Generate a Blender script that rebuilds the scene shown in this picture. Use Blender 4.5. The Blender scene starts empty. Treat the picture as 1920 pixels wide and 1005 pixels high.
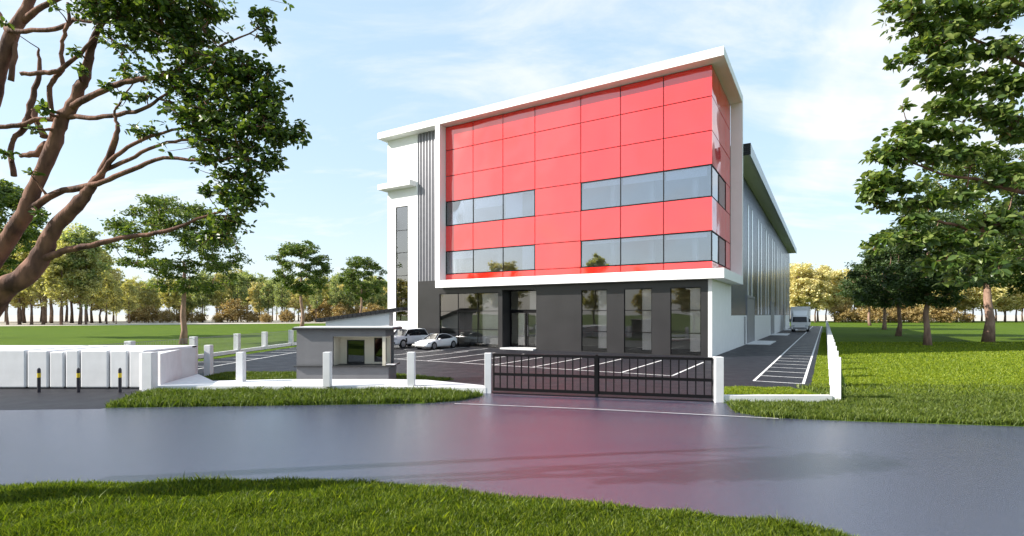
import bpy, math, random
import numpy as np
from mathutils import Vector, Matrix
R_ = math.radians
C = bpy.context.scene.collection
random.seed(7)
F, HC, YH = 970.0, 3.2, 590.0
TH = R_(31.2); SN, CS = math.sin(TH), math.cos(TH)
RX, RY = 15.0, 38.8                       # front right foot of the office building

def G(px, py, z=0.0):                     # a ground point measured from the photograph
    d = F*(HC-z)/(py-YH); return ((px-960)/F*d, d)
def P3(px, py, d): return Vector(((px-960)/F*d, d, HC+(YH-py)/F*d))
def W(x, y): return (RX+x*CS+y*SN, RY-x*SN+y*CS)      # building axes -> world

# ------------------------------------------------------------------ object helpers
def tag(o, label=None, cat=None, group=None, kind=None):
    if label: o['label'] = label
    if cat: o['category'] = cat
    if group: o['group'] = group
    if kind: o['kind'] = kind
    return o
def empty(name, loc=(0, 0, 0), rz=0.0):
    o = bpy.data.objects.new(name, None); C.objects.link(o)
    o.location = loc; o.rotation_euler = (0, 0, rz); o.empty_display_size = .3
    return o
def copy_tree(o, parent=None):
    c = o.copy(); C.objects.link(c)
    if parent is not None: c.parent = parent
    for ch in o.children:
        copy_tree(ch, c)
    return c

class MB:
    def __init__(s): s.v = []; s.f = []
    def add(s, vs, fs):
        n = len(s.v); s.v += [tuple(v) for v in vs]; s.f += [tuple(i+n for i in f) for f in fs]; return s
    def box(s, x0, x1, y0, y1, z0, z1, M=None):
        vs = [(x, y, z) for z in (z0, z1) for x, y in ((x0, y0), (x1, y0), (x1, y1), (x0, y1))]
        if M is not None: vs = [M @ Vector(v) for v in vs]
        return s.add(vs, [(3, 2, 1, 0), (4, 5, 6, 7), (0, 1, 5, 4), (1, 2, 6, 5), (2, 3, 7, 6), (3, 0, 4, 7)])
    def prism(s, pts, z0, z1):
        n = len(pts)
        vs = [(p[0], p[1], z0) for p in pts]+[(p[0], p[1], z1) for p in pts]
        return s.add(vs, [tuple(range(n))[::-1], tuple(range(n, 2*n))]+[(i, (i+1) % n, n+(i+1) % n, n+i) for i in range(n)])
    def sheet(s, pts, z): return s.add([(p[0], p[1], z) for p in pts], [tuple(range(len(pts)))])
    def line(s, a, b, w, z):
        a = Vector(a[:2]); b = Vector(b[:2]); t = (b-a).normalized()*w/2; n = Vector((-t.y, t.x))
        return s.sheet([a-n, b-n, b+n, a+n], z)
    def cyl(s, c, r0, r1, z0, z1, n=16):
        vs = [(c[0]+r*math.cos(2*math.pi*i/n), c[1]+r*math.sin(2*math.pi*i/n), z) for r, z in ((r0, z0), (r1, z1)) for i in range(n)]
        return s.add(vs, [tuple(range(n))[::-1], tuple(range(n, 2*n))]+[(i, (i+1) % n, n+(i+1) % n, n+i) for i in range(n)])
    def cyly(s, c, r, y0, y1, n=24):       # axis along y
        vs = [(c[0]+r*math.cos(2*math.pi*i/n), y, c[1]+r*math.sin(2*math.pi*i/n)) for y in (y0, y1) for i in range(n)]
        return s.add(vs, [tuple(range(n)), tuple(range(n, 2*n))[::-1]]+[(i, n+i, n+(i+1) % n, (i+1) % n) for i in range(n)])
    def tube(s, pts, rad, n=7):
        pts = [Vector(p) for p in pts]; vs = []; ref = Vector((.31, .22, .93))
        for i, p in enumerate(pts):
            t = (pts[min(i+1, len(pts)-1)]-pts[max(i-1, 0)]).normalized()
            a = t.cross(ref)
            if a.length < .1: a = t.cross(Vector((1, 0, 0)))
            a.normalize(); b = t.cross(a)
            for k in range(n):
                q = 2*math.pi*k/n; vs.append(p+(a*math.cos(q)+b*math.sin(q))*rad[i])
        fs = [(i*n+k, i*n+(k+1) % n, (i+1)*n+(k+1) % n, (i+1)*n+k) for i in range(len(pts)-1) for k in range(n)]
        fs.append(tuple(range(n))[::-1]); fs.append(tuple(range((len(pts)-1)*n, len(pts)*n)))
        return s.add(vs, fs)
    def mesh(s, name, m, smooth=False):
        me = bpy.data.meshes.new(name); me.from_pydata(s.v, [], s.f)
        me.materials.append(m)
        if smooth: me.polygons.foreach_set('use_smooth', [True]*len(me.polygons))
        me.update(); return me
    def build(s, name, m, parent=None, smooth=False, bevel=0, loc=None):
        o = bpy.data.objects.new(name, s.mesh(name, m, smooth)); C.objects.link(o)
        if parent is not None: o.parent = parent
        if loc is not None: o.location = loc
        if bevel:
            b = o.modifiers.new('Bevel', 'BEVEL'); b.width = bevel; b.segments = 2; b.limit_method = 'ANGLE'
        return o

def np_mesh(name, verts, faces, m):        # verts (N,3), faces (M,k)
    me = bpy.data.meshes.new(name); k = faces.shape[1]
    me.vertices.add(len(verts)); me.vertices.foreach_set('co', verts.astype(np.float32).ravel())
    me.loops.add(faces.size); me.loops.foreach_set('vertex_index', faces.astype(np.int32).ravel())
    me.polygons.add(len(faces)); me.polygons.foreach_set('loop_start', np.arange(0, faces.size, k, dtype=np.int32))
    me.materials.append(m); me.update(calc_edges=True); return me

# ------------------------------------------------------------------ materials
def nodes(name):
    m = bpy.data.materials.new(name); m.use_nodes = True; nt = m.node_tree
    return m, nt, nt.nodes['Principled BSDF']
def mat(name, col, rough=.6, var=.0, scale=4., bump=0., bscale=40., metal=0., ior=1.45, coat=0., col2=None, detail=6., coatr=.03, stretch=None, vlo=.35, vhi=.65, rvar=0.):
    m, nt, b = nodes(name); N, L = nt.nodes, nt.links
    b.inputs['Roughness'].default_value = rough; b.inputs['Metallic'].default_value = metal
    b.inputs['IOR'].default_value = ior; b.inputs['Coat Weight'].default_value = coat; b.inputs['Coat Roughness'].default_value = coatr
    b.inputs['Base Color'].default_value = (*col, 1)
    tc = N.new('ShaderNodeTexCoord'); src = tc.outputs['Object']
    if stretch:
        mp = N.new('ShaderNodeMapping'); mp.inputs['Scale'].default_value = stretch; L.new(src, mp.inputs[0]); src = mp.outputs[0]
    if var or col2:
        n = N.new('ShaderNodeTexNoise'); n.inputs['Scale'].default_value = scale; n.inputs['Detail'].default_value = detail
        L.new(src, n.inputs['Vector'])
        r = N.new('ShaderNodeMapRange'); r.inputs[1].default_value = vlo; r.inputs[2].default_value = vhi
        L.new(n.outputs['Fac'], r.inputs[0])
        mx = N.new('ShaderNodeMix'); mx.data_type = 'RGBA'
        c2 = col2 or tuple(min(1, c*(1+var)) for c in col); c1 = col if col2 else tuple(c*(1-var) for c in col)
        mx.inputs[6].default_value = (*c1, 1); mx.inputs[7].default_value = (*c2, 1)
        L.new(r.outputs[0], mx.inputs[0]); L.new(mx.outputs[2], b.inputs['Base Color'])
        if rvar:
            rr = N.new('ShaderNodeMapRange'); rr.inputs[3].default_value = rough-rvar; rr.inputs[4].default_value = rough+rvar
            L.new(r.outputs[0], rr.inputs[0]); L.new(rr.outputs[0], b.inputs['Roughness'])
    if bump:
        n2 = N.new('ShaderNodeTexNoise'); n2.inputs['Scale'].default_value = bscale; n2.inputs['Detail'].default_value = 4
        L.new(src, n2.inputs['Vector']); bp = N.new('ShaderNodeBump'); bp.inputs['Strength'].default_value = bump; bp.inputs['Distance'].default_value = .02
        L.new(n2.outputs['Fac'], bp.inputs['Height']); L.new(bp.outputs[0], b.inputs['Normal'])
    return m
def leafmat(name, cols, trans=.3, rough=.5, tint=(1.5, 1.5, .6)):
    m, nt, b = nodes(name); N, L = nt.nodes, nt.links
    g = N.new('ShaderNodeNewGeometry'); cr = N.new('ShaderNodeValToRGB'); el = cr.color_ramp.elements
    for i, c in enumerate(cols):
        e = el[i] if i < 2 else el.new(1)
        e.position = i/(len(cols)-1); e.color = (*c, 1)
    L.new(g.outputs['Random Per Island'], cr.inputs[0]); L.new(cr.outputs[0], b.inputs['Base Color'])
    b.inputs['Roughness'].default_value = rough
    t = N.new('ShaderNodeBsdfTranslucent'); mu = N.new('ShaderNodeMix'); mu.data_type = 'RGBA'; mu.blend_type = 'MULTIPLY'; mu.inputs[0].default_value = 1
    mu.inputs[7].default_value = (*tint, 1); L.new(cr.outputs[0], mu.inputs[6]); L.new(mu.outputs[2], t.inputs[0])
    ms = N.new('ShaderNodeMixShader'); ms.inputs[0].default_value = trans
    L.new(b.outputs[0], ms.inputs[1]); L.new(t.outputs[0], ms.inputs[2]); L.new(ms.outputs[0], N['Material Output'].inputs[0])
    return m
def glassmat(name, tint=(.75, .8, .85), base=.12, ior=1.6):
    m, nt, b = nodes(name); N, L = nt.nodes, nt.links; N.remove(b)
    tr = N.new('ShaderNodeBsdfTransparent'); tr.inputs[0].default_value = (*tint, 1)
    gl = N.new('ShaderNodeBsdfGlossy'); gl.inputs['Roughness'].default_value = .01; gl.inputs[0].default_value = (.95, .97, 1, 1)
    fr = N.new('ShaderNodeFresnel'); fr.inputs[0].default_value = ior
    ad = N.new('ShaderNodeMath'); ad.operation = 'ADD'; ad.inputs[1].default_value = base; ad.use_clamp = True; L.new(fr.outputs[0], ad.inputs[0])
    tc = N.new('ShaderNodeTexCoord'); n = N.new('ShaderNodeTexNoise'); n.inputs['Scale'].default_value = .35; n.inputs['Detail'].default_value = 1
    bp = N.new('ShaderNodeBump'); bp.inputs['Strength'].default_value = .04; bp.inputs['Distance'].default_value = .2
    L.new(tc.outputs['Object'], n.inputs[0]); L.new(n.outputs['Fac'], bp.inputs['Height']); L.new(bp.outputs[0], gl.inputs['Normal'])
    ms = N.new('ShaderNodeMixShader'); L.new(ad.outputs[0], ms.inputs[0]); L.new(tr.outputs[0], ms.inputs[1]); L.new(gl.outputs[0], ms.inputs[2])
    L.new(ms.outputs[0], N['Material Output'].inputs[0]); return m
def groundmat(name, c1, c2, c3, s1=.25, s2=6.):
    m, nt, b = nodes(name); N, L = nt.nodes, nt.links
    tc = N.new('ShaderNodeTexCoord')
    n1 = N.new('ShaderNodeTexNoise'); n1.inputs['Scale'].default_value = s1; n1.inputs['Detail'].default_value = 5; L.new(tc.outputs['Object'], n1.inputs[0])
    n2 = N.new('ShaderNodeTexNoise'); n2.inputs['Scale'].default_value = s2; n2.inputs['Detail'].default_value = 8; n2.inputs['Roughness'].default_value = .75; L.new(tc.outputs['Object'], n2.inputs[0])
    a = N.new('ShaderNodeMix'); a.data_type = 'RGBA'; a.inputs[6].default_value = (*c1, 1); a.inputs[7].default_value = (*c2, 1)
    r1 = N.new('ShaderNodeMapRange'); r1.inputs[1].default_value = .38; r1.inputs[2].default_value = .62; L.new(n1.outputs[0], r1.inputs[0]); L.new(r1.outputs[0], a.inputs[0])
    c = N.new('ShaderNodeMix'); c.data_type = 'RGBA'; c.inputs[7].default_value = (*c3, 1); L.new(a.outputs[2], c.inputs[6])
    r2 = N.new('ShaderNodeMapRange'); r2.inputs[1].default_value = .42; r2.inputs[2].default_value = .62; L.new(n2.outputs[0], r2.inputs[0]); L.new(r2.outputs[0], c.inputs[0])
    L.new(c.outputs[2], b.inputs['Base Color']); b.inputs['Roughness'].default_value = .9; b.inputs['Specular IOR Level'].default_value = .1
    bp = N.new('ShaderNodeBump'); bp.inputs['Strength'].default_value = .6; bp.inputs['Distance'].default_value = .08
    L.new(n2.outputs[0], bp.inputs['Height']); L.new(bp.outputs[0], b.inputs['Normal']); return m

M = {}
M['white'] = mat('white_render', (.80, .80, .80), .55, var=.02, scale=1.2, bump=.05, bscale=25)
M['whitep'] = mat('white_boundary_paint', (.64, .64, .66), .6, var=.04, scale=2.2, bump=.06, bscale=30)
M['dark'] = mat('dark_wall_paint', (.022, .021, .023), .30, var=.12, scale=.6, bump=.04, bscale=30, ior=1.5)
M['black'] = mat('black_metal', (.003, .003, .004), .6, ior=1.25)
M['joint'] = mat('dark_joint', (.02, .012, .014), .7)
M['red'] = mat('red_panel', (.82, .014, .010), .07, var=.05, scale=.22, ior=2.1, coat=.3, coatr=.01)
def warp(m, scale, dist, strength=1.):      # gently uneven sheet: reflections bend from panel to panel
    nt = m.node_tree; b = nt.nodes['Principled BSDF']; tc_ = nt.nodes.new('ShaderNodeTexCoord'); n = nt.nodes.new('ShaderNodeTexNoise'); n.inputs['Scale'].default_value = scale; n.inputs['Detail'].default_value = 1.5
    bp = nt.nodes.new('ShaderNodeBump'); bp.inputs['Strength'].default_value = strength; bp.inputs['Distance'].default_value = dist
    nt.links.new(tc_.outputs['Object'], n.inputs[0]); nt.links.new(n.outputs['Fac'], bp.inputs['Height']); nt.links.new(bp.outputs[0], b.inputs['Normal']); nt.links.new(bp.outputs[0], b.inputs['Coat Normal'])
warp(M['red'], .16, .28)
M['rib'] = mat('grey_ribbed_metal', (.20, .20, .22), .38, metal=.35, var=.05, scale=1.5)
M['clad'] = mat('blue_grey_cladding', (.055, .07, .11), .24, metal=.35, var=.05, scale=.6, ior=2.0)
M['rooff'] = mat('roof_edge_metal', (.55, .61, .70), .4, metal=.0, var=.05, scale=.8)
M['soffit'] = mat('beige_soffit', (.86, .83, .75), .7, var=.02, scale=1)
M['strip'] = mat('translucent_strip', (.80, .84, .88), .12, ior=1.9)
M['grey'] = mat('grey_paint', (.135, .133, .143), .6, var=.06, scale=1.3, bump=.05, bscale=40)
M['greylt'] = mat('grey_door_metal', (.24, .24, .26), .45, var=.04, scale=2)
M['beige'] = mat('beige_plaster', (.50, .46, .38), .7, var=.04, scale=2)
M['inter'] = mat('interior_wall', (.62, .62, .62), .7, var=.03, scale=1)
M['interfl'] = mat('interior_floor', (.30, .29, .28), .4)
M['blind'] = mat('pale_blind', (.86, .86, .94), .6, var=.02, scale=3)
M['glass'] = glassmat('window_glass', (.80, .84, .90), .17, 1.6)
M['glass2'] = glassmat('shop_glass', (.88, .86, .82), .03, 1.45)
M['glassg'] = glassmat('green_glass', (.10, .13, .06), .04, 1.5)
M['tile'] = mat('black_roof_tile', (.018, .018, .020), .5, var=.2, scale=6)
M['asph'] = mat('yard_asphalt_shaded', (.012, .012, .018), .55, var=.18, scale=1.1, bump=.35, bscale=90, ior=1.33, rvar=.06)  # darker than real asphalt: shade on yard and side driveway put into the colour
M['road'] = mat('road_asphalt', (.042, .045, .078), .21, var=.40, scale=55, detail=3, bump=.28, bscale=90, ior=2.3, rvar=.0)
M['paint'] = mat('road_paint', (.40, .40, .42), .6, col2=(.74, .74, .74), scale=2.2, detail=10, vlo=.32, vhi=.5)
M['conc'] = mat('pale_concrete', (.66, .66, .67), .7, var=.04, scale=2, bump=.1)
M['lawn'] = groundmat('lawn', (.074, .124, .006), (.10, .155, .007), (.045, .080, .006))
M['soil'] = groundmat('pale_far_ground', (.52, .48, .42), (.50, .40, .36), (.42, .42, .36), .03, .5)
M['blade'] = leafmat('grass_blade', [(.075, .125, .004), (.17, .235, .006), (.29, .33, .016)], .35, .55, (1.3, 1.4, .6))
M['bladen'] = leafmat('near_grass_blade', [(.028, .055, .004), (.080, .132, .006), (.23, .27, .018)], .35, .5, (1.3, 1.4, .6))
M['bladed'] = leafmat('verge_grass_blade', [(.040, .070, .006), (.085, .13, .010), (.17, .21, .030)], .3, .55, (1.3, 1.4, .6))
M['barkm'] = mat('pinkish_bark', (.20, .12, .09), .85, col2=(.36, .23, .17), scale=3, bump=.6, bscale=9, stretch=(1, 1, .3))
M['bark'] = mat('red_brown_bark', (.065, .030, .022), .9, col2=(.23, .11, .072), scale=5, bump=1., bscale=16, stretch=(1, 1, .35))
M['barkd'] = mat('dark_bark', (.10, .062, .045), .85, col2=(.19, .13, .10), scale=3, bump=.6, bscale=9, stretch=(1, 1, .3))
M['leafn'] = leafmat('broad_leaf', [(.022, .050, .014), (.065, .115, .024), (.18, .23, .05)], .38, .38)
M['leafr'] = leafmat('broad_leaf_bright', [(.04, .080, .016), (.10, .16, .035), (.24, .29, .09)], .4, .38)
M['leafm'] = leafmat('mid_leaf', [(.05, .09, .022), (.10, .15, .035), (.19, .23, .065)], .35, .5)
M['leafd'] = leafmat('dark_leaf', [(.030, .060, .022), (.055, .095, .030), (.11, .155, .050)], .3, .5)
M['leafo'] = leafmat('olive_leaf', [(.30, .29, .13), (.44, .42, .20), (.58, .54, .30)], .45, .6)  # lightened and warmed: paleness of distance haze put into the leaf colour
M['leafo2'] = leafmat('green_wood_leaf', [(.15, .20, .09), (.26, .31, .14), (.42, .43, .23)], .45, .6)
M['leafg'] = leafmat('gold_leaf', [(.42, .38, .16), (.66, .60, .28), (.80, .75, .45)], .35, .6, (1.3, 1.2, .7))
M['leafb'] = leafmat('rust_leaf', [(.24, .16, .06), (.38, .28, .11), (.52, .43, .20)], .3, .6, (1.3, 1.1, .6))
M['carw'] = mat('white_car_paint', (.86, .86, .87), .3, coat=.5, ior=1.5)
M['cars'] = mat('silver_car_paint', (.70, .71, .76), .3, coat=.6)
M['carglass'] = mat('dark_car_glass', (.012, .013, .016), .05, ior=1.4)
M['rubber'] = mat('tyre_rubber', (.014, .014, .015), .75)
M['rim'] = mat('alloy_rim', (.42, .42, .45), .3, metal=.8)
M['lamp'] = mat('headlamp_lens', (.50, .55, .60), .1, ior=1.6)
M['yellow'] = mat('yellow_band', (.62, .45, .02), .5)
M['navy'] = mat('black_plastic', (.014, .012, .022), .4)
M['trim'] = mat('black_trim', (.015, .015, .016), .5)

# ------------------------------------------------------------------ world and sun
sc = bpy.context.scene
w = bpy.data.worlds.new('World'); sc.world = w; w.use_nodes = True
N, L = w.node_tree.nodes, w.node_tree.links; N.clear()
out = N.new('ShaderNodeOutputWorld'); bg = N.new('ShaderNodeBackground'); bg.inputs[1].default_value = .12
sky = N.new('ShaderNodeTexSky'); sky.sky_type = 'NISHITA'; sky.sun_disc = False
sky.sun_elevation = R_(33); sky.sun_rotation = R_(-102); sky.altitude = 0; sky.air_density = 1.0; sky.dust_density = 1.6; sky.ozone_density = 1.5
tc = N.new('ShaderNodeTexCoord'); sep = N.new('ShaderNodeSeparateXYZ'); L.new(tc.outputs['Generated'], sep.inputs[0])
def mth(op, a, b=None, clamp=False):
    n = N.new('ShaderNodeMath'); n.operation = op; n.use_clamp = clamp
    for i, v in enumerate((a, b)):
        if v is None: continue
        if isinstance(v, (int, float)): n.inputs[i].default_value = v
        else: L.new(v, n.inputs[i])
    return n.outputs[0]
zz = mth('MAXIMUM', sep.outputs[2], 0.0); zd = mth('ADD', zz, .22)
comb = N.new('ShaderNodeCombineXYZ'); L.new(mth('DIVIDE', sep.outputs[0], zd), comb.inputs[0]); L.new(mth('DIVIDE', sep.outputs[1], zd), comb.inputs[1])
mp = N.new('ShaderNodeMapping'); mp.inputs['Rotation'].default_value = (0, 0, .5); mp.inputs['Scale'].default_value = (1.0, 1.7, 1); L.new(comb.outputs[0], mp.inputs[0])
nz = N.new('ShaderNodeTexNoise'); nz.inputs['Scale'].default_value = 1.5; nz.inputs['Detail'].default_value = 11; nz.inputs['Roughness'].default_value = .62; nz.inputs['Distortion'].default_value = .5; L.new(mp.outputs[0], nz.inputs[0])
rg = N.new('ShaderNodeMapRange'); rg.interpolation_type = 'SMOOTHSTEP'; rg.inputs[1].default_value = .41; rg.inputs[2].default_value = .72; L.new(nz.outputs[0], rg.inputs[0])
# one brighter cloud bank low on the right
dv = N.new('ShaderNodeVectorMath'); dv.operation = 'DOT_PRODUCT'; dv.inputs[1].default_value = Vector((.74, 1, .41)).normalized(); L.new(tc.outputs['Generated'], dv.inputs[0])
nw = N.new('ShaderNodeTexNoise'); nw.inputs['Scale'].default_value = 7; nw.inputs['Detail'].default_value = 8; L.new(tc.outputs['Generated'], nw.inputs[0])
bank = N.new('ShaderNodeMapRange'); bank.interpolation_type = 'SMOOTHSTEP'; bank.inputs[1].default_value = .985; bank.inputs[2].default_value = 1.01
L.new(mth('ADD', dv.outputs['Value'], mth('MULTIPLY', mth('SUBTRACT', nw.outputs[0], .5), .055)), bank.inputs[0])
hz = mth('POWER', mth('SUBTRACT', 1.0, zz), 7.0)      # paler air low down
fac = mth('ADD', mth('MULTIPLY', rg.outputs[0], .62), mth('MULTIPLY', bank.outputs[0], .8), True)
fac = mth('MAXIMUM', fac, mth('MULTIPLY', hz, .55))
base = N.new('ShaderNodeMix'); base.data_type = 'RGBA'; base.inputs[0].default_value = .7; base.inputs[7].default_value = (2.35, 3.15, 3.7, 1)
L.new(sky.outputs[0], base.inputs[6])
cm = N.new('ShaderNodeMix'); cm.data_type = 'RGBA'; L.new(fac, cm.inputs[0]); L.new(base.outputs[2], cm.inputs[6]); cm.inputs[7].default_value = (4.0, 3.98, 4.0, 1)
L.new(cm.outputs[2], bg.inputs[0]); L.new(bg.outputs[0], out.inputs[0])
sd = bpy.data.lights.new('sun', 'SUN'); sd.energy = 3.9; sd.angle = R_(.6); sd.color = (1, .94, .84)
so = bpy.data.objects.new('sun', sd); C.objects.link(so)
sdir = Vector((-math.cos(R_(33))*math.cos(R_(12)), -math.cos(R_(33))*math.sin(R_(12)), math.sin(R_(33))))
so.rotation_euler = sdir.to_track_quat('Z', 'Y').to_euler(); so.location = (-30, 0, 40)
cd = bpy.data.cameras.new('camera'); cam = bpy.data.objects.new('camera', cd); C.objects.link(cam); sc.camera = cam
cam.location = (0, 0, HC); cam.rotation_euler = (R_(90), 0, 0); cd.sensor_width = 36; cd.lens = 36*F/1920; cd.shift_y = (YH-502.5)/1920; cd.clip_end = 6000; cd.clip_start = .1
sc.view_settings.view_transform = 'Standard'; sc.view_settings.look = 'None'; sc.view_settings.exposure = 1.25; sc.view_settings.gamma = 1

# ------------------------------------------------------------------ ground, road, yard
def struct(name, mb, m): return tag(mb.build(name, m), kind='structure')
struct('ground', MB().sheet([(-3000, -3000), (3000, -3000), (3000, 3000), (-3000, 3000)], 0), M['lawn'])
struct('far_ground', MB().sheet([(-2800, 95), (-141, 143), (-40, 215), (10, 235), (90, 262), (400, 250), (2800, 60), (2800, 2900), (-2800, 2900)], .02), M['soil'])
far = [(-70, 12.0), G(-200, 766), G(0, 768), G(200, 765), G(500, 761), G(790, 757), G(900, 759), G(1120, 769), G(1375, 781), G(1600, 790), G(1920, 800), (34, 11.6), (75, 4.5)]
near = [(-70, 2), G(-500, 960), G(-200, 925), G(0, 915), G(300, 906), G(560, 902), G(760, 913), G(960, 935), G(1130, 950), G(1300, 965), G(1440, 982), G(1570, 1005), G(1760, 1060), G(2100, 1200), (9, 1), (20, -9), (75, -20)]
struct('road', MB().sheet(near+far[::-1], .004), M['road'])
drv = [G(790, 757), G(860, 752), G(905, 742), (-1.0, 20.9), (7.6, 18.75), G(1362, 757), G(1368, 768), G(1400, 777), G(1375, 781), G(1120, 769), G(900, 759)]
def shift(p, d): return (p[0], p[1]+d)
struct('driveway', MB().sheet([shift(G(790, 757), -.02), G(860, 752), G(905, 742), (-1.2, 21.0), (-1.2, 21.3), (7.6, 19.1), (7.6, 18.75), G(1362, 757), G(1372, 768), G(1400, 777), G(1450, 783), G(1375, 782), G(1120, 770), G(900, 760)], .008), M['road'])
struct('side_driveway', MB().sheet([(-60, 14.2), G(-200, 767.5), G(0, 769), G(190, 766.5), G(235, 752), G(285, 737), (-15.3, 22.6), (-60, 22.6)], .008), M['asph'])
fr = W(7.75, -18.6); fe = W(7.75, 128)
struct('yard', MB().sheet([(-22.8, 27.2), (-14.5, 22.8), (-1.0, 21.2), (7.6, 19.0), fr, fe, W(-60, 128), W(-60, 10), (-22.8, 62)], .012), M['asph'])
# inner grass strips
inner = [('front_grass_strip', [G(1358, 742), G(1560, 744), W(7.7, -15.2), W(6.75, -15.2), G(1358, 728)]),
         ('side_grass_strip', [W(6.75, -15.2), W(7.7, -15.2), W(7.7, 126), W(6.75, 126)]),
         ('left_grass_strip', [(-15.6, 25.4), (-4.4, 24.0), (-2.8, 25.3), (-6.5, 27.6), (-15.6, 28.4)]),
         ('boundary_grass_strip', [(-22.7, 28.2), (-21.3, 28.2), (-21.3, 61), (-22.7, 61)])]
for n, p in inner: struct(n, MB().sheet(p, .016), M['lawn'])
mk = MB()
for x in (4.33, 6.4): mk.line(W(x, -13.7), W(x, 122), .12, .020)
y = -13.64
while y < 121: mk.line(W(4.40, y), W(6.33, y), .12, .020); y += 2.55 if y < 0 else 5.1 if False else 2.9
mk.line(W(-24, -13.45), W(.5, -13.6), .12, .020)
for i in range(9): mk.line(W(.45-2.78*i, -13.5), W(.3-2.78*i, -4.6), .12, .024)
for x in (-31.4, -28.3, -25.6, -22.6, -19.9): mk.line(W(x, -5.7), W(x, -.5), .12, .020)
mk.line((-18.45, 28), (-18.1, 58), .12, .020)
for i in range(10): mk.line((-21.2, 29+2.9*i), (-18.5, 29+2.9*i), .12, .020)
struct('parking_markings', mk, M['paint'])
struct('road_edge_line', MB().line(G(852, 757.2), G(1120, 768), .045, .016).line(G(1120, 768), G(1460, 785.5), .045, .016), M['paint'])
pads = MB()
for y0, y1 in ((19.4, 27.5), (47.8, 55.6), (76.5, 84)): pads.prism([W(.02, y0), W(2.3, y0), W(2.3, y1), W(.02, y1)], .012, .10)
struct('door_aprons', pads, M['conc'])

# ------------------------------------------------------------------ grass blades
rng = np.random.default_rng(5)
def inside(poly, pts):
    x, y = pts[:, 0], pts[:, 1]; r = np.zeros(len(pts), bool); n = len(poly)
    for i in range(n):
        x0, y0 = poly[i][:2]; x1, y1 = poly[(i+1) % n][:2]
        if y0 == y1: continue
        c = ((y0 > y) != (y1 > y)) & (x < (x1-x0)*(y-y0)/(y1-y0)+x0); r ^= c
    return r
def blades(name, poly, pts, h, wd, label, m, cat='grass', z0=0.0, clump=.5):
    pts = pts[inside(poly, pts)]; n = len(pts)
    ph = np.sin(pts[:, 0]*2.3+1.7*np.sin(pts[:, 1]*1.9))*np.sin(pts[:, 1]*3.1+1.3*np.sin(pts[:, 0]*1.3))
    hh = h*(1+clump*.5*ph)*rng.uniform(.55, 1.25, n)
    a = rng.uniform(0, 2*math.pi, n); ww = wd*rng.uniform(.6, 1.3, n)*(np.maximum(pts[:, 1], 6)/8.)**.8
    lean = rng.normal(0, .38, (n, 2))*hh[:, None]
    v = np.zeros((n, 5, 3)); dx, dy = np.cos(a)*ww/2, np.sin(a)*ww/2
    v[:, 0, 0] = pts[:, 0]-dx; v[:, 0, 1] = pts[:, 1]-dy; v[:, 1, 0] = pts[:, 0]+dx; v[:, 1, 1] = pts[:, 1]+dy
    mx = pts+lean*.35
    v[:, 2, 0] = mx[:, 0]+dx*.8; v[:, 2, 1] = mx[:, 1]+dy*.8; v[:, 4, 0] = mx[:, 0]-dx*.8; v[:, 4, 1] = mx[:, 1]-dy*.8
    v[:, 3, :2] = pts+lean; v[:, :, 2] = z0; v[:, 2, 2] = v[:, 4, 2] = z0+hh*.6; v[:, 3, 2] = z0+hh
    f = np.arange(n*5).reshape(n, 5)
    o = bpy.data.objects.new(name, np_mesh(name, v.reshape(-1, 3), f, m)); C.objects.link(o)
    return tag(o, label, cat, kind='stuff')
def unif(x0, x1, y0, y1, n): return np.column_stack([rng.uniform(x0, x1, n), rng.uniform(y0, y1, n)])
def persp(d0, d1, n, tl=-1.1, tr=1.1):      # more blades nearby, fewer far away
    d = 1/rng.uniform(1/d1, 1/d0, n); return np.column_stack([d*rng.uniform(tl, tr, n), d])
npoly = [(p[0], p[1]+.02) for p in near[:14]]+[(6, -1), (-70, -1)]
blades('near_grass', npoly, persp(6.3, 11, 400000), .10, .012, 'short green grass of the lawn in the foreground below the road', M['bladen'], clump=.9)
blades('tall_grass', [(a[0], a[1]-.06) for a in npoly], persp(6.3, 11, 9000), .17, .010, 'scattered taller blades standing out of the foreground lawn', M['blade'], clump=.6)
vpoly = [G(196, 764.5), G(235, 752), G(285, 737), G(500, 736), G(790, 735), G(908, 743), G(862, 752), G(795, 756.5), G(782, 751), G(776, 756.5), G(500, 761)]
blades('verge_grass', vpoly, unif(-18, -.5, 16.5, 22.5, 60000), .23, .016, 'shaggy grass verge between the road and the white plinth wall', M['bladed'])
rpoly = [(7.7, 18.6), G(1368, 762), G(1378, 774), G(1440, 784), G(1600, 789), G(1920, 799), (34, 11.9), (60, 11.9), (60, 24), (12.6, 24), (12.1, 18.6)]
blades('right_verge_grass', rpoly, np.vstack([persp(13, 19, 90000, .3, 1.3), persp(18.6, 23, 14000, .5, 1.2), persp(18.6, 20.2, 14000, .5, 1.2)]), .17, .014, 'dark shaggy grass along the road edge in front of the right corner post', M['bladed'])
lp = [(12.05, 18.65), (200, 18.65), (200, 70), W(8.1, 48), W(8.1, -18.3)]
blades('right_lawn_grass', lp, persp(18.7, 60, 190000, .45, 1.1), .11, .014, 'wide sunny lawn right of the white side fence', M['blade'])
q = np.vstack([np.array([W(a, b) for a, b in zip(rng.uniform(6.75, 7.6, 26000), -15.2+rng.uniform(0, 1, 26000)**2*80)]), unif(7.6, 12, 18.9, 24.5, 26000)])
big = inner[0][1]; q1 = q[inside(big, q) | inside(inner[1][1], q)]
blades('strip_grass', [(-500, -500), (500, -500), (500, 500), (-500, 500)], q1, .10, .013, 'narrow grass strip inside the right fence beside the parking lane', M['blade'], z0=.016)
blades('inner_strip_grass', inner[2][1], unif(-16, -2, 23.5, 29, 40000), .12, .014, 'grass strip behind the guard house and front plinth', M['bladed'], z0=.016)

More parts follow.
